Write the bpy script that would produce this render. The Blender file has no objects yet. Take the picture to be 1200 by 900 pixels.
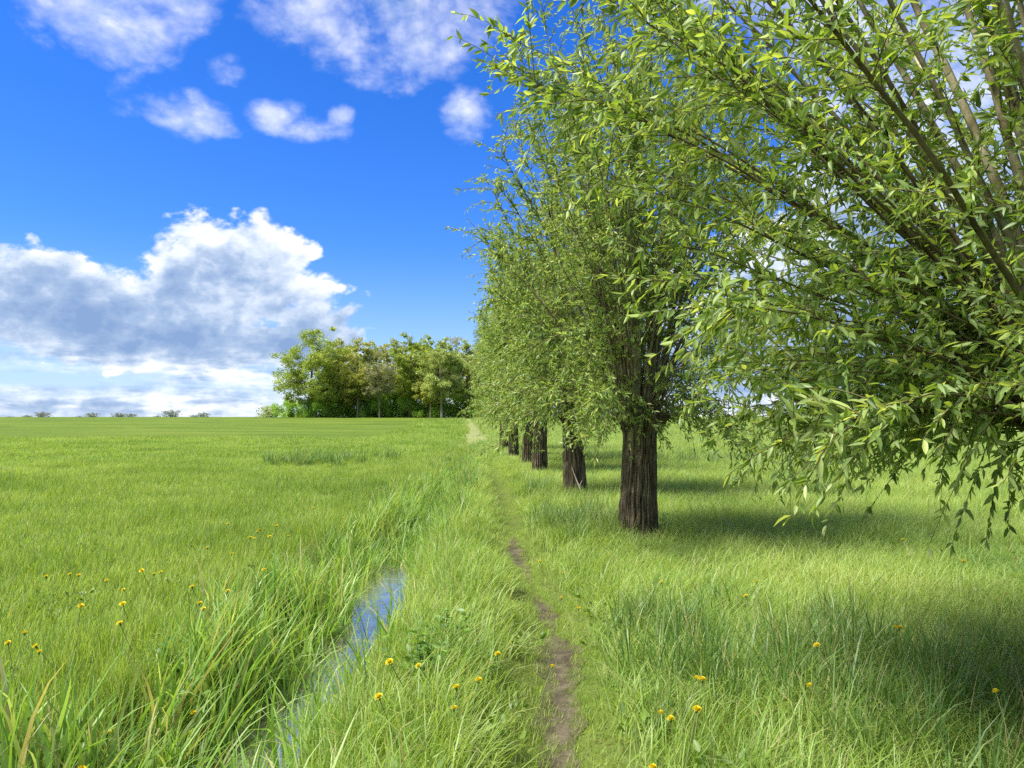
import bpy, math
import numpy as np
from mathutils import Vector, Quaternion

R = math.radians
sc = bpy.context.scene
col = sc.collection

# ------------------------------------------------------------------ camera
cam_d = bpy.data.cameras.new('camera')
cam = bpy.data.objects.new('camera', cam_d)
col.objects.link(cam)
cam_d.sensor_width = 36
cam_d.lens = 27.2
cam_d.clip_start = 0.05
cam_d.clip_end = 8000
CAM = np.array([0.0, 0.0, 1.6])
cam.location = CAM
cam.rotation_euler = (R(90 + 2.4), 0, 0)
sc.camera = cam

# ------------------------------------------------------------------ node helper
class NT:
    def __init__(self, tree):
        self.t = tree
        tree.nodes.clear()
    def n(self, typ, **kw):
        nd = self.t.nodes.new(typ)
        for k, v in kw.items():
            setattr(nd, k, v)
        return nd
    def put(self, sock, v):
        if isinstance(v, bpy.types.NodeSocket):
            self.t.links.new(v, sock)
        else:
            if isinstance(v, tuple) and len(v) == 3 and sock.type == 'RGBA':
                v = (*v, 1)
            sock.default_value = v
    def m(self, op, a, b=None, c=None, clamp=False):
        nd = self.n('ShaderNodeMath', operation=op, use_clamp=clamp)
        for i, v in enumerate((a, b, c)):
            if v is not None:
                self.put(nd.inputs[i], v)
        return nd.outputs[0]
    def vm(self, op, a, b=None):
        nd = self.n('ShaderNodeVectorMath', operation=op)
        self.put(nd.inputs[0], a)
        if b is not None:
            self.put(nd.inputs[1], b)
        return nd.outputs[0]
    def mix(self, f, a, b, blend='MIX'):
        nd = self.n('ShaderNodeMix', data_type='RGBA', blend_type=blend)
        self.put(nd.inputs[0], f); self.put(nd.inputs[6], a); self.put(nd.inputs[7], b)
        return nd.outputs[2]
    def noise(self, vec, scale, detail=4, rough=0.55, dist=0.0):
        nd = self.n('ShaderNodeTexNoise')
        if vec is not None:
            self.put(nd.inputs['Vector'], vec)
        nd.inputs['Scale'].default_value = scale
        nd.inputs['Detail'].default_value = detail
        nd.inputs['Roughness'].default_value = rough
        nd.inputs['Distortion'].default_value = dist
        return nd.outputs['Fac']
    def sstep(self, v, a, b, c=0.0, d=1.0):
        nd = self.n('ShaderNodeMapRange', interpolation_type='SMOOTHSTEP')
        self.put(nd.inputs[0], v)
        for i, q in enumerate((a, b, c, d)):
            nd.inputs[i + 1].default_value = q
        return nd.outputs[0]
    def ramp(self, f, stops):
        nd = self.n('ShaderNodeValToRGB')
        e = nd.color_ramp.elements
        while len(e) < len(stops):
            e.new(0.5)
        for el, (p, c) in zip(e, stops):
            el.position = p
            el.color = (*c, 1)
        self.put(nd.inputs[0], f)
        return nd.outputs[0]

# ------------------------------------------------------------------ world: sky with clouds
SUN_EL, SUN_AZ = R(56), R(252)          # azimuth clockwise from +Y: to the left, a little behind the camera
world = bpy.data.worlds.new('World')
sc.world = world
world.use_nodes = True
world.cycles.sampling_method = 'NONE'
W = NT(world.node_tree)
sky = W.n('ShaderNodeTexSky', sky_type='NISHITA', sun_disc=False, sun_elevation=SUN_EL, sun_rotation=SUN_AZ,
          air_density=1.0, dust_density=0.3, ozone_density=2.0)
SKY_STRENGTH = 0.060
hs = W.n('ShaderNodeHueSaturation')
hs.inputs['Saturation'].default_value = 1.15
hs.inputs['Value'].default_value = 1.0
W.put(hs.inputs['Color'], W.mix(1.0, sky.outputs[0], (.42, .52, .86), 'MULTIPLY'))
tc = W.n('ShaderNodeTexCoord')
d = tc.outputs['Generated']
sep = W.n('ShaderNodeSeparateXYZ'); W.put(sep.inputs[0], d)
dx, dy, dz = sep.outputs
az = W.m('MULTIPLY', W.m('ARCTAN2', dx, dy), 180 / math.pi)
el = W.m('MULTIPLY', W.m('ARCSINE', dz), 180 / math.pi)
# (azimuth, elevation, half width, half height, weight) in degrees
BLOBS = [(-20, 8.8, 5.6, 4.2, 1.1), (-17.5, 11.4, 3.6, 2.4, .8), (-29, 6.6, 8, 2.9, 1.1), (-36, 7.4, 5, 3.2, 1.0),
         (-15.0, 6.3, 3.6, 2.6, .9), (-22, 5.2, 9, 2.0, 1.1), (-24.4, 11.2, .9, .7, .55), (-20.7, 13.2, .8, .4, .4),
         (-28.9, 25.0, 4.2, 3.6, .62), (-23.5, 27.5, 2.6, 2.6, .58), (-27.5, 20.6, 2.0, 1.6, .25), (-23.0, 20.0, 2.7, 1.3, .5),
         (-20.3, 23.0, 1.6, 1.2, .45), (-17.0, 20.9, 2.1, 1.1, .55), (-14.6, 20.0, 2.6, .9, .5), (-12.8, 20.9, 1.0, .8, .5),
         (-11, 28.2, 7.5, 4.0, .95), (-4.5, 29.0, 5, 3.0, .6), (-3.6, 21.3, 1.7, 1.7, .45), 
         (-7.5, 6.5, 4.5, .35, .1), (-12.0, 5.9, .9, .7, .6), (-16, 9.0, 4.0, 2.2, .7), (-32, 8.6, 5.0, 1.6, .7), (27, 8, 14, 6, 1.0), (14, 4, 9, 2.5, .8), (35, 20, 10, 5, .8), (20, 30, 9, 4, .7)]
ae = W.n('ShaderNodeCombineXYZ')
W.put(ae.inputs[0], az); W.put(ae.inputs[1], el)
mask = None
for (a0, e0, ra, re, w) in BLOBS:
    k = math.sqrt(0.5 * w + .25)
    v = W.n('ShaderNodeVectorMath', operation='MULTIPLY_ADD')
    W.put(v.inputs[0], ae.outputs[0]); v.inputs[1].default_value = (k / ra, k / re, 0); v.inputs[2].default_value = (-a0 * k / ra, -e0 * k / re, 0)
    dt = W.n('ShaderNodeVectorMath', operation='DOT_PRODUCT')
    W.put(dt.inputs[0], v.outputs[0]); W.put(dt.inputs[1], v.outputs[0])
    q = W.m('SUBTRACT', w, dt.outputs['Value'])
    mask = q if mask is None else W.m('SMOOTH_MAX', mask, q, 0.12)
# the rest of the sky: fuller cloud, thickened out of view for fill light
gen = W.m('MULTIPLY_ADD', W.noise(d, 2.3, 2, .5), 5.0, -1.45)
behind = W.m('MAXIMUM', W.sstep(az, 12, 26), W.sstep(az, -38, -50))
mask = W.m('MAXIMUM', mask, W.m('MULTIPLY_ADD', W.m('SUBTRACT', 1.0, behind), -3.0, gen))
mask = W.m('MAXIMUM', mask, -1.0)
stretch = W.n('ShaderNodeCombineXYZ')
W.put(stretch.inputs[0], dx); W.put(stretch.inputs[1], dy); W.put(stretch.inputs[2], W.m('MULTIPLY', dz, 1.5))
cv = stretch.outputs[0]
def cloud_density(vec, det):
    f = W.noise(vec, 7.0, det, 0.56, 0.35)
    puff = W.m('ABSOLUTE', W.m('SUBTRACT', W.noise(vec, 23.0, 4, 0.55), 0.5))
    return W.m('ADD', W.m('MULTIPLY', W.m('SUBTRACT', f, 0.5), 4.0), W.m('MULTIPLY', puff, 1.9))
n1 = cloud_density(cv, 8)
# second sample a little towards the sun for self-shading (up and to the right)
off = (0.015, 0.0, 0.026)
n2 = cloud_density(W.vm('ADD', cv, off), 3)
dens = W.m('SUBTRACT', W.m('ADD', mask, n1), 0.08)
# flat bottoms and a hazy bank right at the horizon, all the way round
low = W.noise(W.vm('MULTIPLY', d, (1, 1, 9)), 4.2, 8, 0.6)
lowmask = W.sstep(el, 5.6, 2.6)
lowd = W.m('MULTIPLY', W.m('MULTIPLY', W.m('SUBTRACT', low, 0.31), 4.5, clamp=True), lowmask)
hi = W.sstep(el, 14, 19)
alpha = W.m('MULTIPLY', W.sstep(W.m('DIVIDE', dens, W.m('MULTIPLY_ADD', hi, 1.35, .40)), 0.0, 1.0), W.m('MULTIPLY_ADD', hi, -.14, 1.0))
alpha = W.m('MAXIMUM', alpha, W.m('MULTIPLY', lowd, .85))
grad = W.m('SUBTRACT', n1, n2)
thick = W.sstep(dens, 0.2, 1.3)
highness = W.sstep(el, 4.0, 11.5)
lit = W.m('ADD', W.m('MULTIPLY', grad, .62), W.m('MULTIPLY_ADD', highness, 0.46, 0.14))
lit = W.m('SUBTRACT', lit, W.m('MULTIPLY', thick, 0.26))
# thin edges are bright
lit = W.m('ADD', lit, W.m('MULTIPLY', W.m('SUBTRACT', 1.0, thick), 0.32))
litlow = W.noise(W.vm('MULTIPLY', d, (1, 1, 6)), 13, 6, 0.6)
lit = W.m('ADD', lit, W.m('MULTIPLY', lowmask, W.m('MULTIPLY_ADD', litlow, 2.6, -1.12)))
lit = W.m('ADD', lit, W.m('MULTIPLY_ADD', W.noise(cv, 38, 4, .6), 0.9, -.45))
lit = W.m('ADD', lit, W.m('MULTIPLY', hi, .30))
lit = W.m('MAXIMUM', W.m('MINIMUM', lit, 1.0), 0.0)
CL = 1.0 / SKY_STRENGTH
ccol = W.ramp(lit, [(0.0, (.17, .26, .44)), (0.35, (.28, .37, .52)), (0.7, (.53, .59, .68)), (1.0, (.78, .79, .81))])
ccol = W.mix(1.0, ccol, (CL * .36, CL * .36, CL * .36), 'MULTIPLY')
haze = W.sstep(el, 13, -2)
skyc = W.mix(W.m('MULTIPLY', haze, .45), hs.outputs[0], (.155 * CL, .195 * CL, .265 * CL))
fin = W.mix(W.m('MULTIPLY', alpha, 0.95), skyc, ccol)
bg = W.n('ShaderNodeBackground')
W.put(bg.inputs[0], fin)
bg.inputs[1].default_value = SKY_STRENGTH
out = W.n('ShaderNodeOutputWorld')
W.t.links.new(bg.outputs[0], out.inputs[0])

# ------------------------------------------------------------------ sun
sd = bpy.data.lights.new('sun', 'SUN')
sd.energy = 2.7
sd.angle = R(24.0)
sd.color = (1.0, 0.95, 0.86)
sun = bpy.data.objects.new('sun', sd)
col.objects.link(sun)
SUNV = np.array([math.sin(SUN_AZ) * math.cos(SUN_EL), math.cos(SUN_AZ) * math.cos(SUN_EL), math.sin(SUN_EL)])
sun.rotation_euler = Vector(-SUNV).to_track_quat('-Z', 'Y').to_euler()
sun.location = (20, -25, 45)

vs = sc.view_settings
vs.view_transform = 'Standard'; vs.look = 'None'; vs.gamma = 1; vs.exposure = 2.12
vs.use_curve_mapping = False
cy = sc.cycles
cy.max_bounces = 6; cy.diffuse_bounces = 4; cy.glossy_bounces = 3; cy.transmission_bounces = 4; cy.transparent_max_bounces = 4
cy.sample_clamp_indirect = 4
cy.use_denoising = False

# ------------------------------------------------------------------ mesh helpers
def mesh_obj(name, verts, faces_list, mat, parent=None, attrs=None, smooth=True, facemat=None):
    """verts (n,3); faces_list: list of int arrays (m,k)."""
    me = bpy.data.meshes.new(name)
    verts = np.asarray(verts, dtype=np.float32)
    me.vertices.add(len(verts))
    me.vertices.foreach_set('co', verts.ravel())
    faces_list = [np.asarray(f, dtype=np.int32) for f in faces_list if len(f)]
    loops = np.concatenate([f.ravel() for f in faces_list])
    tot = np.concatenate([np.full(len(f), f.shape[1], dtype=np.int32) for f in faces_list])
    start = np.concatenate([[0], np.cumsum(tot)[:-1]]).astype(np.int32)
    me.loops.add(len(loops))
    me.loops.foreach_set('vertex_index', loops)
    me.polygons.add(len(tot))
    me.polygons.foreach_set('loop_start', start)
    me.polygons.foreach_set('loop_total', tot)
    me.polygons.foreach_set('use_smooth', np.full(len(tot), smooth))
    for k, v in (attrs or {}).items():
        a = me.attributes.new(k, 'FLOAT', 'POINT')
        a.data.foreach_set('value', np.asarray(v, dtype=np.float32))
    for mm in (mat if isinstance(mat, list) else [mat]):
        me.materials.append(mm)
    if facemat is not None:
        me.polygons.foreach_set('material_index', np.asarray(facemat, dtype=np.int32))
    me.update(calc_edges=True)
    me.validate()
    o = bpy.data.objects.new(name, me)
    col.objects.link(o)
    if parent is not None:
        o.parent = parent
    return o

def tag(o, label=None, cat=None, group=None, kind=None):
    if label: o['label'] = label
    if cat: o['category'] = cat
    if group: o['group'] = group
    if kind: o['kind'] = kind
    return o

def empty(name, loc, rz=0.0, scale=1.0):
    o = bpy.data.objects.new(name, None)
    o.empty_display_size = 0.2
    o.location = loc
    o.rotation_euler = (0, 0, rz)
    o.scale = (scale,) * 3
    col.objects.link(o)
    return o

def copy_tree(o, parent=None):
    c = o.copy(); col.objects.link(c); c.parent = parent
    for ch in list(o.children):
        copy_tree(ch, c)
    return c

def norm(v):
    return v / np.maximum(np.linalg.norm(v, axis=-1, keepdims=True), 1e-9)

def tubes(polys, radii, sides):
    """polys (n,m,3), radii (n,m) -> verts, quads."""
    n, m, _ = polys.shape
    tan = np.gradient(polys, axis=1)
    tan = norm(tan)
    ref = np.where(np.abs(tan[..., 2:3]) > 0.9, np.array([1.0, 0, 0]), np.array([0, 0, 1.0]))
    a = norm(np.cross(tan, ref)); b = np.cross(tan, a)
    th = np.arange(sides) * 2 * math.pi / sides
    ring = (a[:, :, None] * np.cos(th)[None, None, :, None] + b[:, :, None] * np.sin(th)[None, None, :, None]) * radii[:, :, None, None]
    v = (polys[:, :, None] + ring).reshape(-1, 3)
    i = np.arange(n)[:, None, None] * m * sides
    j = np.arange(m - 1)[None, :, None] * sides
    k = np.arange(sides)[None, None, :]
    k2 = (k + 1) % sides
    q = np.stack(np.broadcast_arrays(i + j + k, i + j + k2, i + j + sides + k2, i + j + sides + k), -1).reshape(-1, 4)
    return v, q

def sst(x, a, b):
    t = np.clip((x - a) / (b - a), 0, 1)
    return t * t * (3 - 2 * t)

def vnoise(x, y, seed=0):
    """cheap smooth value noise, vectorised."""
    x = np.asarray(x, float); y = np.asarray(y, float)
    xi = np.floor(x).astype(np.int64); yi = np.floor(y).astype(np.int64)
    fx = x - xi; fy = y - yi
    fx = fx * fx * (3 - 2 * fx); fy = fy * fy * (3 - 2 * fy)
    def h(a, b):
        n = (a * 374761393 + b * 668265263 + seed * 1442695041) & 0x7fffffff
        n = ((n ^ (n >> 13)) * 1274126177) & 0x7fffffff
        return ((n ^ (n >> 16)) & 0xffff) / 65535.0
    return (h(xi, yi) * (1 - fx) + h(xi + 1, yi) * fx) * (1 - fy) + (h(xi, yi + 1) * (1 - fx) + h(xi + 1, yi + 1) * fx) * fy

# ------------------------------------------------------------------ materials
def new_mat(name):
    m = bpy.data.materials.new(name)
    m.use_nodes = True
    return m, NT(m.node_tree)

def finish(T, shader, disp=None):
    o = T.n('ShaderNodeOutputMaterial')
    T.t.links.new(shader, o.inputs[0])

def attr(T, name, typ='GEOMETRY'):
    return T.n('ShaderNodeAttribute', attribute_name=name, attribute_type=typ).outputs['Fac']

def pos(T):
    return T.n('ShaderNodeNewGeometry').outputs['Position']

def leafy(T, colr, trans=0.4, rough=0.5, spec=0.3, tcol=None):
    p = T.n('ShaderNodeBsdfPrincipled')
    T.put(p.inputs['Base Color'], colr)
    p.inputs['Roughness'].default_value = rough
    p.inputs['Specular IOR Level'].default_value = spec
    t = T.n('ShaderNodeBsdfTranslucent')
    T.put(t.inputs[0], tcol if tcol is not None else T.mix(1.0, colr, (1.25, 1.15, .55), 'MULTIPLY'))
    mx = T.n('ShaderNodeMixShader')
    mx.inputs[0].default_value = trans
    T.t.links.new(p.outputs[0], mx.inputs[1]); T.t.links.new(t.outputs[0], mx.inputs[2])
    return mx.outputs[0]

def grass_mat(name, dark, mid, light, trans=0.5, rough=0.5, spec=0.3):
    m, T = new_mat(name)
    P = pos(T)
    big = T.noise(P, 0.45, 3, 0.6)
    small = T.noise(P, 3.1, 2, 0.5)
    t = attr(T, 'tint')
    inst = attr(T, 'itint', 'INSTANCER')
    f = T.m('ADD', T.m('MULTIPLY', t, .40), T.m('ADD', T.m('MULTIPLY', T.m('SUBTRACT', big, .5), 1.1), T.m('MULTIPLY', inst, .6)))
    f = T.m('ADD', f, T.m('MULTIPLY', T.m('SUBTRACT', small, .5), .4))
    c = T.ramp(f, [(0.05, dark), (0.5, mid), (0.95, light)])
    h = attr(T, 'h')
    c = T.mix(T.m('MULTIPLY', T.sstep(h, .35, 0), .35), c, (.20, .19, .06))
    c = T.mix(T.m('MULTIPLY', T.sstep(t, .80, .84), .55), c, (.40, .46, .19))  # some blades get a pale sheen painted into their colour
    dry = T.sstep(t, .945, .965)
    c = T.mix(T.m('MULTIPLY', dry, .8), c, (.42, .36, .17))
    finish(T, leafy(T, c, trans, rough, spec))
    return m

M = {}
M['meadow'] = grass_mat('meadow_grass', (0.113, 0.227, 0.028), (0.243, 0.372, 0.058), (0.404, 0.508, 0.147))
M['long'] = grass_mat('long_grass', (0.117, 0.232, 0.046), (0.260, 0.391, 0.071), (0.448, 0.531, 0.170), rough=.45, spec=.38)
M['lush_and_shade'] = grass_mat('lush_grass', (.065, .150, .034), (.125, .240, .050), (.24, .36, .11), rough=.4, spec=.45)
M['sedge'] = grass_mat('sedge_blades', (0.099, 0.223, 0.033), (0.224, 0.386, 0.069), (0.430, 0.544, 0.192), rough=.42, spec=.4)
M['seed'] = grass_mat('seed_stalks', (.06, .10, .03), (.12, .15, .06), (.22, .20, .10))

def ground_mat():
    m, T = new_mat('soil_and_turf')
    P = pos(T)
    f = T.noise(P, .35, 5, .6)
    g = T.noise(P, 14, 4, .7)
    c = T.ramp(T.m('ADD', T.m('MULTIPLY', f, .6), T.m('MULTIPLY', g, .45)), [(.25, (.070, .120, .012)), (.55, (.105, .165, .017)), (.8, (.145, .20, .030))])
    # near ground between blades is thatch and soil; far ground reads as turf
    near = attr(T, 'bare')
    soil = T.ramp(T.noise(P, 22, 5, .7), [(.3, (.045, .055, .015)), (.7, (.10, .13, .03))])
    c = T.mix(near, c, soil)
    p = T.n('ShaderNodeBsdfPrincipled')
    T.put(p.inputs['Base Color'], c); p.inputs['Roughness'].default_value = .9; p.inputs['Specular IOR Level'].default_value = .1
    b = T.n('ShaderNodeBump'); b.inputs['Strength'].default_value = .6; b.inputs['Distance'].default_value = .04
    T.put(b.inputs['Height'], T.noise(P, 9, 6, .75)); T.t.links.new(b.outputs[0], p.inputs['Normal'])
    finish(T, p.outputs[0])
    return m
M['ground'] = ground_mat()

def field_mat(name, a, b_, c_, sc1=.03):
    m, T = new_mat(name)
    P = pos(T)
    st = T.noise(T.vm('MULTIPLY', P, (.25, 1, 1)), sc1 * 6, 5, .65)
    f = T.noise(P, 2.5, 5, .7)
    c = T.ramp(T.m('ADD', T.m('MULTIPLY', st, .7), T.m('MULTIPLY', f, .3)), [(.38, a), (.5, b_), (.62, c_)])
    p = T.n('ShaderNodeBsdfPrincipled')
    T.put(p.inputs['Base Color'], c); p.inputs['Roughness'].default_value = .85; p.inputs['Specular IOR Level'].default_value = .1
    b = T.n('ShaderNodeBump'); b.inputs['Strength'].default_value = .8; b.inputs['Distance'].default_value = .15
    T.put(b.inputs['Height'], T.noise(P, 3, 6, .75)); T.t.links.new(b.outputs[0], p.inputs['Normal'])
    finish(T, p.outputs[0])
    return m
M['field'] = field_mat('crop_field', (.060, .100, .010), (.085, .132, .012), (.115, .155, .018))
M['tan'] = field_mat('dry_field', (.13, .12, .06), (.17, .15, .08), (.15, .155, .065))
M['track'] = field_mat('worn_turf', (.14, .185, .045), (.175, .20, .065), (.22, .215, .10), .08)

def dirt_mat():
    m, T = new_mat('trodden_earth')
    P = pos(T)
    c = T.ramp(T.noise(P, 7, 8, .7), [(.3, (.028, .022, .013)), (.5, (.074, .060, .037)), (.7, (.155, .130, .088))])
    p = T.n('ShaderNodeBsdfPrincipled')
    T.put(p.inputs['Base Color'], c); p.inputs['Roughness'].default_value = .9; p.inputs['Specular IOR Level'].default_value = .2
    b = T.n('ShaderNodeBump'); b.inputs['Strength'].default_value = .9; b.inputs['Distance'].default_value = .02
    T.put(b.inputs['Height'], T.noise(P, 30, 7, .7)); T.t.links.new(b.outputs[0], p.inputs['Normal'])
    finish(T, p.outputs[0])
    return m
M['dirt'] = dirt_mat()

def water_mat():
    m, T = new_mat('still_water')
    P = pos(T)
    dif = T.n('ShaderNodeBsdfDiffuse')
    T.put(dif.inputs[0], T.ramp(T.noise(P, 3, 4, .6), [(.4, (.085, .088, .080)), (.7, (.14, .143, .132))]))  # grey put into the water colour to imitate a paler sky reflection
    gl = T.n('ShaderNodeBsdfGlossy'); gl.inputs['Roughness'].default_value = .07
    T.put(gl.inputs['Color'], (1.0, .94, .84))
    b = T.n('ShaderNodeBump'); b.inputs['Strength'].default_value = .45; b.inputs['Distance'].default_value = .01
    T.put(b.inputs['Height'], T.noise(P, 9, 3, .5)); T.t.links.new(b.outputs[0], gl.inputs['Normal'])
    fr = T.n('ShaderNodeFresnel'); fr.inputs[0].default_value = 1.45
    mx = T.n('ShaderNodeMixShader')
    T.put(mx.inputs[0], T.m('ADD', fr.outputs[0], .38, clamp=True))
    T.t.links.new(dif.outputs[0], mx.inputs[1]); T.t.links.new(gl.outputs[0], mx.inputs[2])
    finish(T, mx.outputs[0])
    return m
M['water'] = water_mat()

def bark_mat(name, a, b_, c_, scale=(1, 1, .12), bump=.8, freq=30):
    m, T = new_mat(name)
    tcn = T.n('ShaderNodeTexCoord').outputs['Object']
    v = T.vm('MULTIPLY', tcn, scale)
    f = T.noise(v, freq, 6, .65)
    g = T.noise(tcn, 5, 4, .6)
    c = T.ramp(T.m('ADD', T.m('MULTIPLY', f, .7), T.m('MULTIPLY', g, .3)), [(.38, a), (.5, b_), (.64, c_)])
    p = T.n('ShaderNodeBsdfPrincipled')
    T.put(p.inputs['Base Color'], c); p.inputs['Roughness'].default_value = .85; p.inputs['Specular IOR Level'].default_value = .2
    b = T.n('ShaderNodeBump'); b.inputs['Strength'].default_value = bump; b.inputs['Distance'].default_value = .02
    T.put(b.inputs['Height'], f); T.t.links.new(b.outputs[0], p.inputs['Normal'])
    finish(T, p.outputs[0])
    return m
M['bark'] = bark_mat('willow_bark', (.024, .019, .011), (.088, .070, .042), (.20, .165, .105), (1, 1, .10), 1.0, 44)
M['shoot'] = bark_mat('willow_shoot_bark', (.085, .075, .035), (.18, .16, .085), (.34, .31, .21), (1, 1, .5), .3, 12)
M['twig'] = bark_mat('willow_twig_bark', (.045, .035, .015), (.10, .085, .035), (.17, .15, .06), (1, 1, .5), .2, 12)
M['pale_wood'] = bark_mat('stripped_wood', (.25, .20, .14), (.42, .35, .26), (.55, .48, .38), (1, 1, .3), .3, 10)
M['straw'] = bark_mat('wet_straw', (.07, .06, .035), (.13, .11, .065), (.22, .19, .12), (1, 1, .3), .3, 10)
M['wood_bark'] = bark_mat('woodland_bark', (.10, .085, .06), (.22, .19, .14), (.36, .32, .25), (1, 1, .15), .5, 4)

def leaf_mat(name, a, b_, c_, trans=.42, under=(1.0, 1.0, 1.25), rough=.42, spec=.4, clump=.6):
    m, T = new_mat(name)
    t = attr(T, 'tint')
    g = T.n('ShaderNodeNewGeometry')
    nz = T.noise(g.outputs['Position'], clump, 3, .6)
    f = T.m('ADD', T.m('MULTIPLY', t, .75), T.m('MULTIPLY', T.m('SUBTRACT', nz, .4), .8))
    c = T.ramp(f, [(.08, a), (.5, b_), (.95, c_)])
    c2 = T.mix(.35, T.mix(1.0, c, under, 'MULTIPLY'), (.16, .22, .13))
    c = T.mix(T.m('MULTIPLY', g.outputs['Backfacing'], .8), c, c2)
    finish(T, leafy(T, c, trans, rough, spec))
    return m
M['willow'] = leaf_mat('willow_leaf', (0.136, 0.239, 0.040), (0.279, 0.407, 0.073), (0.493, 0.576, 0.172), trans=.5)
M['w_green'] = leaf_mat('woodland_leaf_green', (0.188, 0.277, 0.035), (0.316, 0.409, 0.048), (0.479, 0.553, 0.086), clump=.25)
M['w_olive'] = leaf_mat('woodland_leaf_olive', (0.222, 0.268, 0.041), (0.368, 0.407, 0.062), (0.537, 0.535, 0.114), clump=.25)
M['w_tan'] = leaf_mat('woodland_leaf_budding', (0.226, 0.281, 0.069), (0.355, 0.439, 0.112), (0.483, 0.589, 0.181), clump=.25)
M['w_bare'] = leaf_mat('woodland_bare_twigs', (0.209, 0.230, 0.100), (0.308, 0.322, 0.150), (0.418, 0.425, 0.220), clump=.25)
M['w_bush'] = leaf_mat('undergrowth_leaf', (0.149, 0.305, 0.035), (0.325, 0.542, 0.053), (0.547, 0.782, 0.088), clump=.3)
M['far_leaf'] = leaf_mat('distant_hedge_leaf', (.16, .19, .20), (.21, .24, .24), (.26, .28, .26), clump=.05)  # grey-blue of distance haze is put into the leaf colour
M['nettle'] = leaf_mat('nettle_leaf', (0.080, 0.193, 0.022), (0.150, 0.298, 0.032), (0.240, 0.403, 0.054), clump=3)

M['weed'] = leaf_mat('weed_leaf', (.11, .20, .025), (.17, .28, .035), (.26, .36, .07), clump=3, trans=.5)

def plain(name, c, rough=.6, trans=0.0):
    m, T = new_mat(name)
    n = T.noise(T.n('ShaderNodeTexCoord').outputs['Object'], 60, 3, .6)
    c2 = T.mix(n, tuple(v * .8 for v in c), tuple(min(v * 1.15, 1) for v in c))
    finish(T, leafy(T, c2, trans, rough, .2, c2))
    return m
M['petal'] = plain('dandelion_petal', (.70, .58, .015), .6, .25)
M['petal_c'] = plain('dandelion_centre', (.66, .50, .012), .7, .1)
M['stem'] = plain('dandelion_stem', (.22, .27, .10), .5, .1)
M['sepal'] = plain('dandelion_sepal', (.09, .17, .03), .5, .1)

# ------------------------------------------------------------------ terrain
DY = [-6, 0, 4.7, 9, 11, 20, 36, 52, 80]; DXs = [-1.35, -1.33, -1.36, -1.44, -1.48, -1.72, -2.25, -3.0, -4.8]
PY = [-6, 0, 3.8, 5.5, 6.4, 7.6, 8.9, 11.4, 14, 20, 28, 40, 60, 90, 140]; PX = [.25, .22, .22, .33, .33, .18, .05, .0, -.08, -.38, -.77, -1.5, -2.8, -4.6, -8]
def ditch_c(y): return np.interp(y, DY, DXs) + .07 * np.sin(np.asarray(y) * 1.1 + .2) + .03 * np.sin(np.asarray(y) * 2.7)
def path_c(y): return np.interp(y, PY, PX) + .02 * np.sin(np.asarray(y) * 1.7)
def crest(x, y):
    r = np.hypot(x * .8, y)
    return 1.35 * sst(r, 55, 150) - 2.6 * sst(r, 190, 420)
def ground_z(x, y):
    x = np.asarray(x, float); y = np.asarray(y, float)
    s = x - ditch_c(y)
    s = np.where(s < 0, s * .78, s)                # gentler left bank
    fade = 1 - sst(y, 48, 66)
    z = crest(x, y)
    z = z + .10 * (vnoise(x * .35 + 7, y * .25, 3) - .5) * sst(np.hypot(x, y), 2, 10) + .05 * (vnoise(x * 1.1, y * 1.1, 8) - .5)
    z = z - (.54 - .20 * sst(y, 10.2, 11.6)) * sst(-np.abs(s), -.85 - .08 * np.sin(y * .9), -.12) * fade
    z = z + .06 * np.exp(-((s - 1.0) / .35) ** 2) * fade
    p = x - path_c(y)
    z = z - .07 * np.exp(-(p / .24) ** 2) * (1 - sst(y, 40, 60))
    return z
WATER_Z = -.38

def axis(parts):
    a = []
    for lo, hi, n in parts:
        a.append(np.linspace(lo, hi, n, endpoint=False))
    return np.concatenate(a)
gx = np.concatenate([-np.geomspace(3500, 12, 46), axis([(-12, -4, 32), (-4, 2.6, 110), (2.6, 12, 36)]), np.geomspace(12, 3500, 46)])
gy = np.concatenate([-np.geomspace(400, 8, 14), axis([(-8, 2, 26), (2, 14, 110), (14, 40, 90), (40, 200, 110)]), np.geomspace(200, 5000, 40)])
def grid_mesh(name, X, Y, Z, mat, attrs=None):
    ny, nx = X.shape
    v = np.stack([X, Y, Z], -1).reshape(-1, 3)
    i = np.arange(ny - 1)[:, None] * nx + np.arange(nx - 1)[None]
    q = np.stack([i, i + 1, i + 1 + nx, i + nx], -1).reshape(-1, 4)
    return mesh_obj(name, v, [q], mat, attrs=attrs)
X, Y = np.meshgrid(gx, gy)
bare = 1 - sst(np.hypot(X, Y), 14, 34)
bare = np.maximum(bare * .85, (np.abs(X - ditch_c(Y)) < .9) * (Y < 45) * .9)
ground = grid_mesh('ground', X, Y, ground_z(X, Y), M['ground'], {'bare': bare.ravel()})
tag(ground, 'gently rolling grassy meadow ground', None, kind='structure')

def strip(name, y0, y1, n, left, right, mat, lift, nx=7, zfun=None):
    ys = np.linspace(y0, y1, n)
    u = np.linspace(0, 1, nx)
    Xs = left(ys)[:, None] * (1 - u) + right(ys)[:, None] * u
    Ys = np.repeat(ys[:, None], nx, 1)
    Z = (ground_z(Xs, Ys) if zfun is None else zfun(Xs, Ys)) + lift
    return grid_mesh(name, Xs, Ys, Z, mat)

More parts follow.
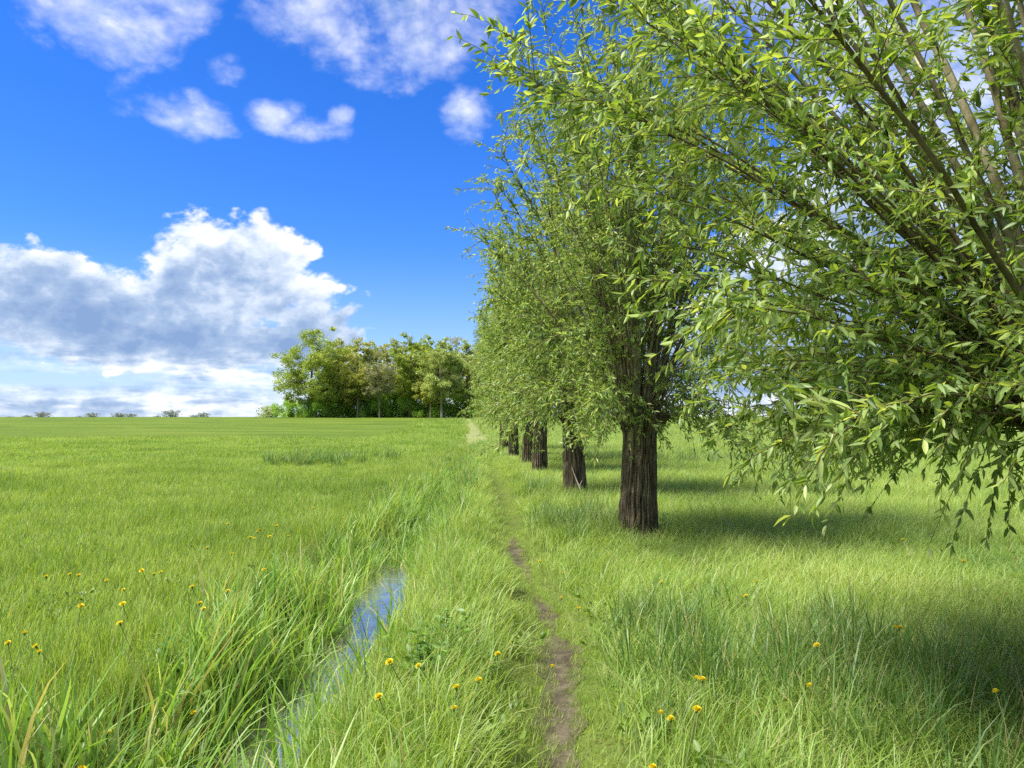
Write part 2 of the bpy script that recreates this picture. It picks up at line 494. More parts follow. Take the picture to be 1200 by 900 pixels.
def path_hw(y):
    w = .125 + .07 * (vnoise(y * 1.6, y * 0, 21) - .5) + .05 * (vnoise(y * 7, y * 0, 22) - .5)
    gap = np.maximum(np.exp(-((y - 7.5) / .75) ** 2), np.exp(-((y - 6.05) / .3) ** 2))
    return np.maximum(w * (1 - gap * .93), .010) * (1 - .9 * sst(y, 9.6, 11.3))
path = strip('path', 1.5, 11.5, 300, lambda y: path_c(y) - path_hw(y) * (.8 + .5 * vnoise(y * 9, y * 0, 5)),
             lambda y: path_c(y) + path_hw(y) * (.8 + .5 * vnoise(y * 9, y * 0, 6)), M['dirt'], .008)
tag(path, 'narrow trodden dirt path between ditch and willows', kind='structure')
water = strip('ditch_water', -3, 12, 60, lambda y: ditch_c(y) - .62, lambda y: ditch_c(y) + .62, M['water'], 0, 3,
              lambda x, y: np.full_like(x, WATER_Z))
tag(water, 'narrow ditch water reflecting the sky', kind='structure')
# darker crop field on the far left, dry strip towards the wood, dry field far right
fu = np.linspace(0, 1, 260); fv = np.linspace(0, 1, 60)
FX = np.empty((60, 260)); FY = np.empty((60, 260))
for i, v_ in enumerate(fv):
    yy = 50 + 165 * v_
    xl = -260.0; xr = -9.0 - .055 * (yy - 50)
    FX[i] = xl + (xr - xl) * fu
    FY[i] = yy + (2.5 * (FX[i] - xr) / 60 * (1 - v_)) + (1 - v_) * (6 * sst(FX[i], xr - 14, xr) + 2.5 * (vnoise(FX[i] * .35, FX[i] * 0, 14) - .5))
field = grid_mesh('crop_field', FX, FY, ground_z(FX, FY) + .05, M['field'])
tag(field, 'darker green crop field rising to the skyline', kind='structure')
track = strip('track', 46, 128, 90, lambda y: path_c(y) - .9 - .3 * vnoise(y * .4, y * 0, 2), lambda y: path_c(y) + .9 + .5 * vnoise(y * .4, y * 0, 4), M['track'], .03)
tag(track, 'pale worn grass track leading to the wood', kind='structure')
TX, TY = np.meshgrid(np.linspace(22, 420, 80), np.linspace(95, 230, 40))
tanf = grid_mesh('dry_field', TX, TY, ground_z(TX, TY) + .06, M['tan'])
tag(tanf, 'dry brown field beyond the right meadow', kind='structure')

def leaves_mesh(pts, dirs, size, rng, detail, tint, width=.24):
    """pts base, dirs pointing along leaf. detail 0: kite (2 tris), 1: folded blade (8 tris)."""
    n = len(pts)
    rnd = norm(rng.normal(size=(n, 3)) + np.array([0, 0, .9]))
    side = norm(np.cross(dirs, rnd)); up = np.cross(side, dirs)
    L = size[:, None]; Wd = L * width * rng.uniform(.8, 1.2, (n, 1)) * .5
    if detail == 0:
        v = np.stack([pts, pts + dirs * L * .42 + side * Wd + up * L * .03, pts + dirs * L - up * L * .10, pts + dirs * L * .42 - side * Wd + up * L * .03], 1)
        b = np.arange(n)[:, None] * 4
        f = [np.concatenate([b, b + 1, b + 2], 1), np.concatenate([b, b + 2, b + 3], 1)]
        return v.reshape(-1, 3), [np.concatenate(f)], np.repeat(tint, 4)
    c = rng.uniform(-.05, .30, (n, 1)) * L
    def at(t, w, lift):
        return pts + dirs * L * t + side * Wd * w + up * (lift * Wd - c * t * t)
    v = np.stack([at(0, 0, 0), at(.30, .92, .45), at(.30, 0, 0), at(.30, -.92, .45), at(.64, .78, .4), at(.64, 0, 0), at(.64, -.78, .4), at(1, 0, 0)], 1)
    b = np.arange(n)[:, None] * 8
    def fc(*i): return np.concatenate([b + k for k in i], 1)
    tri = np.concatenate([fc(0, 2, 1), fc(0, 3, 2), fc(4, 5, 7), fc(5, 6, 7)])
    quad = np.concatenate([fc(1, 2, 5, 4), fc(2, 3, 6, 5)])
    return v.reshape(-1, 3), [quad, tri], np.repeat(tint, 8)

# ------------------------------------------------------------------ grass prototypes and scatter
def blades(rng, n, rad, h0, h1, w0, w1, lean, droop, segs=3, wind=0.0, flat=0.0):
    r = rad * np.sqrt(rng.rand(n)); th = rng.rand(n) * 2 * math.pi
    base = np.stack([r * np.cos(th), r * np.sin(th), np.full(n, -.02)], -1)
    L = rng.uniform(h0, h1, n)
    wd = rng.uniform(w0, w1, n)
    phi = rng.rand(n) * 2 * math.pi
    out = np.stack([np.cos(phi), np.sin(phi)], -1)
    out = norm(out + wind * np.array([1.0, .25]))
    ln = rng.uniform(.2, 1, n) * lean
    dr = rng.uniform(.2, 1, n) ** 1.5 * droop
    t = np.linspace(0, 1, segs + 1)
    ang = ln[:, None] + dr[:, None] * t[None] ** 1.6 * 2.2
    st = L[:, None] / segs
    hx = np.concatenate([np.zeros((n, 1)), np.cumsum(np.sin(ang[:, :-1]) * st, 1)], 1)
    hz = np.concatenate([np.zeros((n, 1)), np.cumsum(np.cos(ang[:, :-1]) * st, 1)], 1)
    cpt = base[:, None] + np.stack([hx * out[:, :1], hx * out[:, 1:], hz], -1)
    tw = phi + math.pi / 2 + rng.uniform(-.9, .9, n)
    side = np.stack([np.cos(tw), np.sin(tw), np.zeros(n)], -1)
    prof = np.array([.75, 1.0, .8, .5, .3])[:segs] if segs > 2 else np.array([.9, .75])[:segs]
    lft = cpt[:, :-1] - side[:, None] * (wd[:, None] * prof[None])[..., None] * .5
    rgt = cpt[:, :-1] + side[:, None] * (wd[:, None] * prof[None])[..., None] * .5
    nv = segs * 2 + 1
    v = np.empty((n, nv, 3))
    v[:, 0:segs * 2:2] = lft; v[:, 1:segs * 2:2] = rgt; v[:, -1] = cpt[:, -1]
    hh = np.empty((n, nv)); hh[:, 0:segs * 2:2] = t[:-1]; hh[:, 1:segs * 2:2] = t[:-1]; hh[:, -1] = 1
    b = np.arange(n)[:, None] * nv
    qs = [np.concatenate([b + 2 * i, b + 2 * i + 1, b + 2 * i + 3, b + 2 * i + 2], 1) for i in range(segs - 1)]
    tri = np.concatenate([b + 2 * segs - 2, b + 2 * segs - 1, b + 2 * segs], 1)
    tint = np.repeat(rng.rand(n), nv)
    return v.reshape(-1, 3), (np.concatenate(qs) if qs else np.zeros((0, 4), int)), tri, hh.ravel(), tint

def proto(name, mat, rng, **kw):
    v, q, tr, hh, tint = blades(rng, **kw)
    o = mesh_obj(name, v, [q, tr], mat, attrs={'h': hh, 'tint': tint})
    col.objects.unlink(o)
    return o

def scatter(name, label, protos, pts, rot, scl, idx, tint):
    pc = bpy.data.collections.new(name + '_kinds')
    for i, p in enumerate(protos):
        p.name = f'{name}_tuft_{i:02d}'
        pc.objects.link(p)
    me = bpy.data.meshes.new(name)
    me.vertices.add(len(pts))
    me.vertices.foreach_set('co', pts.astype(np.float32).ravel())
    for nm, typ, arr, key in (('rot', 'FLOAT_VECTOR', rot, 'vector'), ('scl', 'FLOAT_VECTOR', scl, 'vector'), ('idx', 'INT', idx, 'value'), ('itint', 'FLOAT', tint, 'value')):
        a = me.attributes.new(nm, typ, 'POINT')
        a.data.foreach_set(key, np.ascontiguousarray(arr, dtype=np.int32 if typ == 'INT' else np.float32).ravel())
    o = bpy.data.objects.new(name, me)
    col.objects.link(o)
    tag(o, label, None, kind='stuff')
    ng = bpy.data.node_groups.new(name + '_nodes', 'GeometryNodeTree')
    ng.interface.new_socket('Geometry', in_out='INPUT', socket_type='NodeSocketGeometry')
    ng.interface.new_socket('Geometry', in_out='OUTPUT', socket_type='NodeSocketGeometry')
    gi = ng.nodes.new('NodeGroupInput'); go = ng.nodes.new('NodeGroupOutput')
    ci = ng.nodes.new('GeometryNodeCollectionInfo')
    ci.inputs['Collection'].default_value = pc
    ci.inputs['Separate Children'].default_value = True
    ci.inputs['Reset Children'].default_value = True
    iop = ng.nodes.new('GeometryNodeInstanceOnPoints')
    iop.inputs['Pick Instance'].default_value = True
    def na(nm, typ):
        k = ng.nodes.new('GeometryNodeInputNamedAttribute'); k.data_type = typ; k.inputs['Name'].default_value = nm
        return k.outputs['Attribute']
    l = ng.links.new
    l(gi.outputs[0], iop.inputs['Points']); l(ci.outputs[0], iop.inputs['Instance'])
    l(na('idx', 'INT'), iop.inputs['Instance Index'])
    e2r = ng.nodes.new('FunctionNodeEulerToRotation')
    l(na('rot', 'FLOAT_VECTOR'), e2r.inputs[0]); l(e2r.outputs[0], iop.inputs['Rotation'])
    l(na('scl', 'FLOAT_VECTOR'), iop.inputs['Scale'])
    l(iop.outputs[0], go.inputs[0])
    md = o.modifiers.new('scatter', 'NODES'); md.node_group = ng
    return o

rng = np.random.RandomState(11)
def sample(y0, y1, dens, rng):
    """random points on the ground in a wide wedge in front of the camera."""
    w1 = .82 * y1 + 2.2
    n = int(2 * w1 * (y1 - y0) * dens)
    x = rng.uniform(-w1, w1, n); y = rng.uniform(y0, y1, n)
    k = np.abs(x) < .82 * y + 2.2
    return x[k], y[k]

TREES = [(2.72, 3.55), (1.57, 9.75), (1.21, 15.0), (.72, 20.6), (.50, 24.2), (.08, 29.0), (-.36, 34.5)]
P_meadow = [proto('m', M['meadow'], rng, n=46, rad=.15, h0=.07, h1=.21, w0=.003, w1=.006, lean=.35, droop=.9, segs=3, wind=.35) for _ in range(6)]
P_short = [proto('s', M['meadow'], rng, n=60, rad=.13, h0=.03, h1=.085, w0=.0025, w1=.005, lean=.7, droop=.8, segs=2) for _ in range(4)]
P_long = [proto('l', M['long'], rng, n=44, rad=.16, h0=.16, h1=.46, w0=.003, w1=.0085, lean=.5, droop=1.45, segs=4, wind=.55) for _ in range(7)]
P_tuft = [proto('t', M['lush_and_shade'], rng, n=52, rad=.12, h0=.2, h1=.54, w0=.004, w1=.011, lean=.42, droop=.95, segs=4, wind=.3) for _ in range(4)]
P_sedge = [proto('g', M['sedge'], rng, n=13, rad=.12, h0=.38, h1=.80, w0=.016, w1=.034, lean=.26, droop=.95, segs=5, wind=.15) for _ in range(7)]
P_thin = [proto('g', M['sedge'], rng, n=6, rad=.12, h0=.32, h1=.70, w0=.012, w1=.026, lean=.4, droop=1.0, segs=5, wind=.3) for _ in range(4)]
P_seed = [proto('q', M['seed'], rng, n=4, rad=.12, h0=.45, h1=.72, w0=.0022, w1=.0035, lean=.18, droop=.35, segs=4, wind=.3) for _ in range(3)]
P_far = [proto('f', M['meadow'], rng, n=60, rad=.40, h0=.10, h1=.24, w0=.009, w1=.018, lean=.5, droop=.8, segs=2, wind=.4) for _ in range(5)]
P_farl = [proto('f', M['long'], rng, n=60, rad=.40, h0=.14, h1=.36, w0=.009, w1=.018, lean=.6, droop=.9, segs=2, wind=.6) for _ in range(5)]

acc = {'meadow_grass': [], 'long_grass': [], 'sedge': []}
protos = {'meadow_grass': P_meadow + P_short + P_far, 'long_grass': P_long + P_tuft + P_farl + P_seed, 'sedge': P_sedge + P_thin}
def add(kind, x, y, lo, hi, scale, sz, tint, zoff=0.0):
    n = len(x)
    if n == 0: return
    z = ground_z(x, y) + zoff
    e = .3
    nx_ = (ground_z(x + e, y) - ground_z(x - e, y)) / (2 * e)
    ny_ = (ground_z(x, y + e) - ground_z(x, y - e)) / (2 * e)
    rot = np.stack([np.arctan(ny_) * .5, -np.arctan(nx_) * .5, rng.uniform(-1.0, 1.0, n)], -1)
    flip = rng.rand(n) < .3
    rot[flip, 2] += math.pi
    if kind == 'sedge':
        rot[:, 2] = rng.uniform(0, 6.28, n)
    s = scale * rng.uniform(.8, 1.2, n)
    scl = np.stack([s, s, s * sz], -1)
    acc[kind].append((np.stack([x, y, z], -1), rot, scl, rng.randint(lo, hi, n), tint))

for (y0, y1, dens, lod) in ((1.2, 4.0, 95, 0), (4.0, 8.5, 105, 0), (8.5, 15, 62, 0), (15, 27, 32, 0), (27, 44, 9, 1), (44, 78, 4.0, 1), (78, 118, 1.6, 1)):
    x, y = sample(y0, y1, dens, rng)
    s = x - ditch_c(y); p = x - path_c(y)
    fd = np.where(y < 60, 1, 0)
    ps = np.abs(p) / (1 + .0 * y)
    on_path = (np.abs(p) < path_hw(y) * (.45 + .75 * vnoise(x * 6, y * 6, 78))) & (y < 11.5)
    near_path = (np.abs(p) < .30 + .08 * vnoise(y * 2, y * 0, 9)) & (y < 45)
    in_ditch = (np.abs(s) < .40) & (fd == 1)
    onfield = (y > 53 + 3 * rng.rand(len(y))) & (x < -9.5 - .055 * (y - 50))
    ontrk = (y > 46) & (np.abs(p) < 1.1)
    tr = np.zeros(len(x), bool)
    for tx, ty in TREES:
        tr |= np.hypot(x - tx, y - ty) < .27
    keep = ~(in_ditch | onfield | ontrk | tr)
    rnd = rng.rand(len(x))
    big = vnoise(x * .6, y * .6, 31)
    # path: very short turf, sparse on bare earth
    k = keep & (near_path & (np.abs(p) > 0)) & np.where(on_path, rnd < .04 + .6 * sst(vnoise(x * 5, y * 1.6, 77), .5, .75), rnd < .95)
    add('meadow_grass', x[k], y[k], 6, 10, np.where(np.abs(p[k]) < .2, .8, 1.15), 1.0, rng.uniform(.3, .8, k.sum()))
    if y1 < 16:
        ye = rng.uniform(y0, min(y1, 11.5), int(100 * (min(y1, 11.5) - y0)))
        sd2 = np.where(rng.rand(len(ye)) < .5, -1, 1)
        xe = path_c(ye) + sd2 * (path_hw(ye) * rng.uniform(.55, 1.5, len(ye)) + .01)
        add('meadow_grass', xe, ye, 6, 10, .55, 1.0, rng.uniform(.2, .8, len(ye)))
    k0 = keep & ~near_path
    left = s < -.2
    k = k0 & left & ~((s > -1.15) & (y < 14) & (rng.rand(len(x)) < .35))
    sz = (.62 + .75 * big[k]) * (1 + .35 * (s[k] > -1.6) * (rng.rand(k.sum()) < .6))
    tint = .45 + .45 * (vnoise(x[k] * .25, y[k] * .18, 41) - .5) + .25 * (vnoise(x[k] * 1.1, y[k] * .8, 44) - .5)
    if lod == 0:
        add('meadow_grass', x[k], y[k], 0, 6, 1.0 + y[k] * .012, sz, tint)
    else:
        add('meadow_grass', x[k], y[k], 10, 15, 1.0 + (y[k] - 27) * .02, sz * .9, tint)
    # between ditch and path, and the right meadow
    k = k0 & ~left
    mid = k & (p < 0)
    rgt = k & (p >= 0)
    tint_m = .42 + .3 * (vnoise(x[mid] * .5, y[mid] * .5, 42) - .5)
    tint_r = .52 + .35 * (vnoise(x[rgt] * .4, y[rgt] * .4, 43) - .5)
    if lod == 0:
        gm = rng.rand(mid.sum()) < .55
        ii = np.where(mid)[0]
        a, b = ii[gm], ii[~gm]
        edge = np.clip((np.abs(p) - .2) / .35, .5, 1)
        add('meadow_grass', x[a], y[a], 0, 6, 1.0 + y[a] * .012, (1.0 + .5 * big[a]) * edge[a], tint_m[gm])
        add('long_grass', x[b], y[b], 0, 7, .95 + y[b] * .012, (.7 + .4 * big[b]) * edge[b], tint_m[~gm])
        ii = np.where(rgt)[0]
        gm = rng.rand(len(ii)) < np.where(x[ii] < path_c(y[ii]) + .9, .5, .18)
        a, b = ii[gm], ii[~gm]
        add('meadow_grass', x[a], y[a], 0, 6, 1.0 + y[a] * .012, (1.0 + .5 * big[a]) * edge[a], tint_r[gm])
        add('long_grass', x[b], y[b], 0, 7, .95 + y[b] * .012, (.6 + .5 * big[b]) * edge[b], tint_r[~gm])
    else:
        add('long_grass', x[mid], y[mid], 11, 16, 1.0 + (y[mid] - 27) * .02, .9, tint_m)
        add('long_grass', x[rgt], y[rgt], 11, 16, 1.0 + (y[rgt] - 27) * .02, .9, tint_r)
    # tall darker tufts
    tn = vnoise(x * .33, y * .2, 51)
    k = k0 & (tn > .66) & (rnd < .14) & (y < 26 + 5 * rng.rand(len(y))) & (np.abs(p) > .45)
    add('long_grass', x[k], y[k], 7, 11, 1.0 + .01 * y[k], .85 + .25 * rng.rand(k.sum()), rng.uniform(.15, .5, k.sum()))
    lush_and_shade = np.maximum(np.exp(-((x - 2.0) / 1.0) ** 2 - ((y - 4.5) / .9) ** 2), .9 * np.exp(-((x - .95) / .5) ** 2 - ((y - 10.9) / 1.4) ** 2))  # second patch: dark tufts standing in for shade beside the second willow
    k = k0 & (y < 20) & (rnd < .5 * lush_and_shade)
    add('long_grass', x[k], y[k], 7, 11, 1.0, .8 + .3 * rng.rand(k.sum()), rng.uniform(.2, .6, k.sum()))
    k = k0 & (y < 14) & (rnd > .975) & ((x > 0) | (s > 0))
    add('long_grass', x[k], y[k], 16, 19, 1.0, .7 + .3 * rng.rand(k.sum()), rng.uniform(0, .5, k.sum()))
    # sedge along the ditch
    if y0 < 40:
        f = min(1.0, 60 / dens)
        lb = (s < -.28) & (s > -(1.02 - .015 * np.clip(y, 0, 16)))
        k = ~tr & lb & (rnd < (.80 + .3 * (y < 8)) * f * np.where(s < -.8, .55, 1.0) * np.where(y > 9, .55, 1.0)) & (vnoise(x * 1.2, y * .9, 61) > np.where(s < -.7, .35, .0))
        add('sedge', x[k], y[k], 0, 7, (1.0 - .012 * np.clip(y[k], 0, 25)) * np.where(s[k] < -.75, .75, .95), .70 + .45 * rng.rand(k.sum()), rng.uniform(.25, .75, k.sum()))
        rb = (s > .26) & (s < .72)
        k = ~tr & rb & (rnd < np.where(y < 10.4, .16, .4) * f)
        add('sedge', x[k], y[k], 0, 7, .8, .7 + .3 * rng.rand(k.sum()), rng.uniform(.2, .6, k.sum()))
        wnz = vnoise(y * .9, y * 0 + s * 2, 71)
        k = in_ditch & (rnd < np.where(s < -.18, .70, np.where(s > .22, .45, .13)) * np.where((y > 6.4) & (y < 10.2) & (s > -.3), .25, np.where(y < 6.2, 1.8, 1.0)) * f) | (in_ditch & (y > 10.2) & (rnd < 1.1 * f))
        add('sedge', x[k], y[k], 7, 11, np.where(y[k] > 10.6, .70, 1.0), .8 + .3 * rng.rand(k.sum()), rng.uniform(.1, .6, k.sum()))
def rosette(name, rng, n, r, leaf, wd):
    a = rng.rand(n) * 6.28
    pts = np.stack([np.cos(a) * r * rng.rand(n), np.sin(a) * r * rng.rand(n), rng.uniform(.0, .10, n)], -1)
    dr_ = norm(np.stack([np.cos(a), np.sin(a), rng.uniform(.2, 1.3, n)], -1))
    vv, ff, tt_ = leaves_mesh(pts, dr_, leaf * rng.uniform(.6, 1.2, n), rng, 1, rng.rand(n), wd)
    o = mesh_obj(name, vv, ff, M['weed'], attrs={'tint': tt_})
    col.objects.unlink(o)
    return o
protos['broadleaf_weeds'] = [rosette('w', rng, 20, .12, .05, .6) for _ in range(3)]
acc['broadleaf_weeds'] = []
x, y = sample(2.0, 9, 5.0, rng)
s = x - ditch_c(y); p = x - path_c(y)
k = (np.abs(s) > .75) & (np.abs(p) > .2) & (vnoise(x * .8, y * .8, 91) > .45)
add('broadleaf_weeds', x[k], y[k], 0, 3, 1.0, 1.0, rng.rand(k.sum()), .05)
LBL = {'broadleaf_weeds': 'low broad leaved weeds among the grass', 'meadow_grass': 'fine bright green meadow grass', 'long_grass': 'long windblown pale green grass', 'sedge': 'broad bladed sedge lining the ditch'}
for kname, lst in acc.items():
    scatter(kname, LBL[kname], protos[kname], *[np.concatenate([np.broadcast_to(q[i], (len(q[0]),)) if np.ndim(q[i]) == 0 else q[i] for q in lst]) for i in range(5)])

# dead stems and straw lying in the ditch water
n = 420
yy = rng.uniform(2.5, 16, n); ss = np.clip(rng.normal(-.05, .28, n), -.6, .6)
a = rng.rand(n) * math.pi
L = rng.uniform(.08, .4, n)
p0 = np.stack([ditch_c(yy) + ss, yy, np.full(n, WATER_Z + .004)], -1)
dv = np.stack([np.cos(a), np.sin(a), np.abs(rng.normal(0, .18, n))], -1) * L[:, None]
pl = p0[:, None] + dv[:, None] * np.linspace(0, 1, 3)[None, :, None]
pl[:, 1, 2] += .01
v, q = tubes(pl, np.full((n, 3), .0016), 3)
tag(mesh_obj('dead_straw', v, [q], M['straw']), 'dead straw and stems lying in the ditch water', kind='stuff')

# ------------------------------------------------------------------ willows
def bez(p0, p1, p2, t):
    t = t[None, :, None]
    return p0[:, None] * (1 - t) ** 2 + 2 * p1[:, None] * t * (1 - t) + p2[:, None] * t * t

def grow(rng, tips, starts, ctrl, r0, twig_n, twig_len, leaf_gap, leaf_len, droop=.5, t0=.22, avoid=None, pw=.55):
    """shoots -> (polylines, radii), twigs (polylines, radii), leaves (pts, dirs, size)."""
    n = len(tips); m = 14
    t = np.linspace(0, 1, m)
    P = bez(starts, ctrl, tips, t)
    # wobble
    P += np.cumsum(rng.normal(0, .012, P.shape), 1) * (t[None, :, None] ** .6)
    rad = r0[:, None] * (1 - t[None] * .86) ** 1.1
    Lsh = np.linalg.norm(np.diff(P, axis=1), axis=2).sum(1)
    tw_p = []; tw_b = []
    for i in range(n):
        k = max(3, int(twig_n * Lsh[i]))
        tt = t0 + (1 - t0) * rng.rand(k) ** pw
        f = tt * (m - 1); a = np.minimum(f.astype(int), m - 2); fr = (f - a)[:, None]
        base = P[i, a] * (1 - fr) + P[i, a + 1] * fr
        tan = norm(P[i, a + 1] - P[i, a])
        rn = norm(rng.normal(size=(k, 3)) + np.array([0, 0, .15]))
        dr = norm(tan * rng.uniform(.45, 1.0, (k, 1)) + rn * rng.uniform(.5, 1.0, (k, 1)))
        ln = rng.uniform(*twig_len, k) * (1.15 - .45 * tt)
        mm = 6
        u = np.linspace(0, 1, mm)
        pp = base[:, None] + dr[:, None] * (ln[:, None] * u[None])[..., None]
        pp[..., 2] -= (ln[:, None] * droop * rng.uniform(.1, 1, (k, 1))) * u[None] ** 2.2
        tw_p.append(pp)
    T = np.concatenate(tw_p)
    # leafy ends of the shoots count as twigs for leaves
    ends = P[:, -6:]
    A = np.concatenate([T, ends])
    if avoid is not None:
        kk = np.linalg.norm(A - avoid[0], axis=2).min(1) > avoid[1]
        A = A[kk]
        T = T[np.linalg.norm(T - avoid[0], axis=2).min(1) > avoid[1]]
    la = np.linalg.norm(np.diff(A, axis=1), axis=2).sum(1)
    cnt = np.maximum((la * .92 / leaf_gap).astype(int), 2)
    idx = np.repeat(np.arange(len(A)), cnt)
    u = .08 + .92 * rng.rand(len(idx))
    f = u * 5; a = np.minimum(f.astype(int), 4); fr = (f - a)[:, None]
    lp = A[idx, a] * (1 - fr) + A[idx, a + 1] * fr
    tan = norm(A[idx, a + 1] - A[idx, a])
    rn = norm(rng.normal(size=lp.shape))
    ld = norm(tan * .75 + rn * .75 + np.array([0, 0, -.22]))
    ls = leaf_len * rng.uniform(.55, 1.15, len(lp)) * (1.1 - .35 * u)
    trad = np.linspace(1, .35, 6)[None] * np.full((len(T), 1), .0032)
    return P, rad, T, trad, lp, ld, ls

def trunk_mesh(rng, r, h, nseg=260, nh=64, lean=(0, 0), burl=1.0):
    th = np.linspace(0, 2 * math.pi, nseg, endpoint=False)
    z = np.linspace(-.12, h, nh)
    TH, Z = np.meshgrid(th, z)
    u = np.clip(Z / h, 0, 1)
    rr = r * (1.12 - .20 * u + .34 * np.exp(-np.maximum(Z, 0) / .16) * (.55 + .45 * np.sin(TH * 5 + 1)))
    rr = rr * (1 + .50 * burl * sst(u, .80, .97))           # swollen pollard crown
    k = rng.randint(0, 1000)
    tx = np.cos(TH); ty = np.sin(TH)
    ridge = np.abs(vnoise(TH * 58 / (2 * math.pi) + .9 * vnoise(Z * 5, TH * 2, k), Z * 2.2, k + 1) - .5) * 2
    rr = rr + .060 * (np.minimum(ridge * 1.5, .8) - .5) * (1 - .3 * u) * (TH < 6.2) + r * .14 * (vnoise(tx * 1.7 + 5, ty * 1.7 + Z * 1.1, k + 2) - .5)
    kn = vnoise(tx * 3 + 9, ty * 3 + Z * 5, k + 3)
    rr = rr + .17 * burl * (kn - .3) * sst(u, .78, .95)
    cap = 1 - sst(u, .94, 1.0) * .75
    Xv = rr * cap * np.cos(TH) + lean[0] * u
    Yv = rr * cap * np.sin(TH) + lean[1] * u
    v = np.stack([Xv, Yv, Z], -1).reshape(-1, 3)
    v = np.concatenate([v, [[lean[0], lean[1], h + .02]]])
    i = np.arange(nh - 1)[:, None] * nseg; j = np.arange(nseg)[None]; j2 = (j + 1) % nseg
    q = np.stack([i + j, i + j2, i + nseg + j2, i + nseg + j], -1).reshape(-1, 4)
    top = (nh - 1) * nseg
    tri = np.stack([top + np.arange(nseg), top + (np.arange(nseg) + 1) % nseg, np.full(nseg, nh * nseg)], -1)
    return v, [q, tri]

def pollard(name, loc, rng, label, r=.25, h=1.8, spec=None, rz=0.0, detail=0, nleafobj=0):
    root = empty(name, (loc[0], loc[1], float(ground_z(loc[0], loc[1]))), rz)
    tag(root, label, 'willow tree', 'row of pollard willows')
    v, f = trunk_mesh(rng, r, h, lean=(rng.uniform(-.05, .05), rng.uniform(-.05, .05)))
    mesh_obj('trunk', v, f, M['bark'], root)
    P, rad, T, trad, lp, ld, ls = spec
    for i in range(len(P)):
        vv, qq = tubes(P[i:i + 1], rad[i:i + 1], 8 if detail else 5)
        mesh_obj('branch', vv, [qq], M['shoot'] if rad[i, 0] > .02 or not detail else M['twig'], root)
    vv, qq = tubes(T, trad * (1.0 if detail else 1.6), 3)
    tag(mesh_obj('twigs', vv, [qq], M['twig'], root), kind='stuff')
    tint = rng.rand(len(lp))
    if nleafobj:
        # the leaves that show largest become leaf objects of their own
        w = lp + np.array(root.location) - CAM
        dd = np.linalg.norm(w, axis=1)
        sx = w[:, 0] / np.maximum(w[:, 1], .01); sy = (w[:, 2] - .042 * w[:, 1]) / np.maximum(w[:, 1], .01)
        vis = (w[:, 1] > .5) & (np.abs(sx) < .64) & (np.abs(sy) < .48)
        side = np.linalg.norm(np.cross(ld, norm(w)), axis=1)
        score = np.where(vis, ls * side / dd, 0)
        top = np.argsort(-score)[:nleafobj]
        kinds = []
        for k in range(8):
            a, b, c = leaves_mesh(np.zeros((1, 3)), np.array([[1.0, 0, 0]]), np.array([1.0]), rng, 1, np.array([rng.rand()]), .30)
            o = mesh_obj('leaf', a, b, M['willow'], root, {'tint': c})
            kinds.append(o)
        for j, t_ in enumerate(top):
            o = kinds[j] if j < 8 else kinds[j % 8].copy()
            if j >= 8:
                col.objects.link(o)
            o.parent = root
            o.location = lp[t_]
            o.rotation_mode = 'QUATERNION'
            qn = Vector(ld[t_]).to_track_quat('X', 'Z')
            roll = Quaternion((1, 0, 0), float(rng.uniform(-1.2, 1.2)))
            o.rotation_quaternion = qn @ roll
            o.scale = (ls[t_],) * 3
        m_ = np.ones(len(lp), bool); m_[top] = False
        lp, ld, ls, tint = lp[m_], ld[m_], ls[m_], tint[m_]
    a, b, c = leaves_mesh(lp, ld, ls, rng, detail, tint, .30)
    mesh_obj('crown', a, b, M['willow'], root, {'tint': c}, smooth=bool(detail))
    root['n_leaves'] = len(lp)
    return root

def crown_spec(rng, n, h, rx, top, low, r_head, twig_n, twig_len, gap, leaf, thick=(.009, .026)):
    """pollard head at height h; crown reaches out rx and up to 'top', hanging to 'low'."""
    th = rng.rand(n) * 2 * math.pi
    e = np.concatenate([rng.uniform(-.12, .25, n // 3), rng.uniform(.15, 1.0, n - n // 3) ** .9])
    e = np.clip(e, -.12, 1) * (math.pi / 2)
    rr = rx * np.cos(e) ** .38 * rng.uniform(.72, 1.08, n)
    zz = np.where(e > 0, h + (top - h) * np.sin(e) ** .8 * rng.uniform(.75, 1.03, n), h + (h - low) * np.sin(e) * 2)
    flat = e < .35
    zz = np.where(flat, rng.uniform(low + .2, h + 1.3, n), zz)
    rr = np.where(flat, rr * rng.uniform(.75, 1, n), rr)
    short = rng.rand(n) < .16                       # short leafy sprouts round the head
    rr = np.where(short, rng.uniform(.35, 1.1, n), rr)
    zz = np.where(short, rng.uniform(h - .35, h + 1.0, n), zz)
    flat = flat & ~short
    tips = np.stack([rr * np.cos(th), rr * np.sin(th), zz], -1)
    rs_ = r_head * rng.uniform(.3, .95, n)
    starts = np.stack([rs_ * np.cos(th), rs_ * np.sin(th), h - .18 + .15 * rng.rand(n) + .05 * np.sin(e)], -1)
    mid = starts * .45 + tips * .55
    mid[:, 2] += np.where(flat, .55, .30) + .12 * rng.normal(size=n)
    ctrl = mid
    ln = np.linalg.norm(tips - starts, axis=1)
    r0 = np.interp(ln, [1, 5.2], thick) * rng.uniform(.7, 1.2, n)
    return grow(rng, tips, starts, ctrl, r0, twig_n, twig_len, gap, leaf, t0=.12, pw=.66)

# nearest willow, its trunk just outside the right edge
r0_ = np.random.RandomState(77)
n0 = 92
h0_ = 1.72
th = r0_.uniform(0, 2 * math.pi, n0)
e = np.concatenate([r0_.uniform(-.35, .2, 34), r0_.uniform(.1, 1.35, n0 - 34)])
Ln = r0_.uniform(2.4, 4.2, n0) * np.where(e < .2, .75, 1.0)
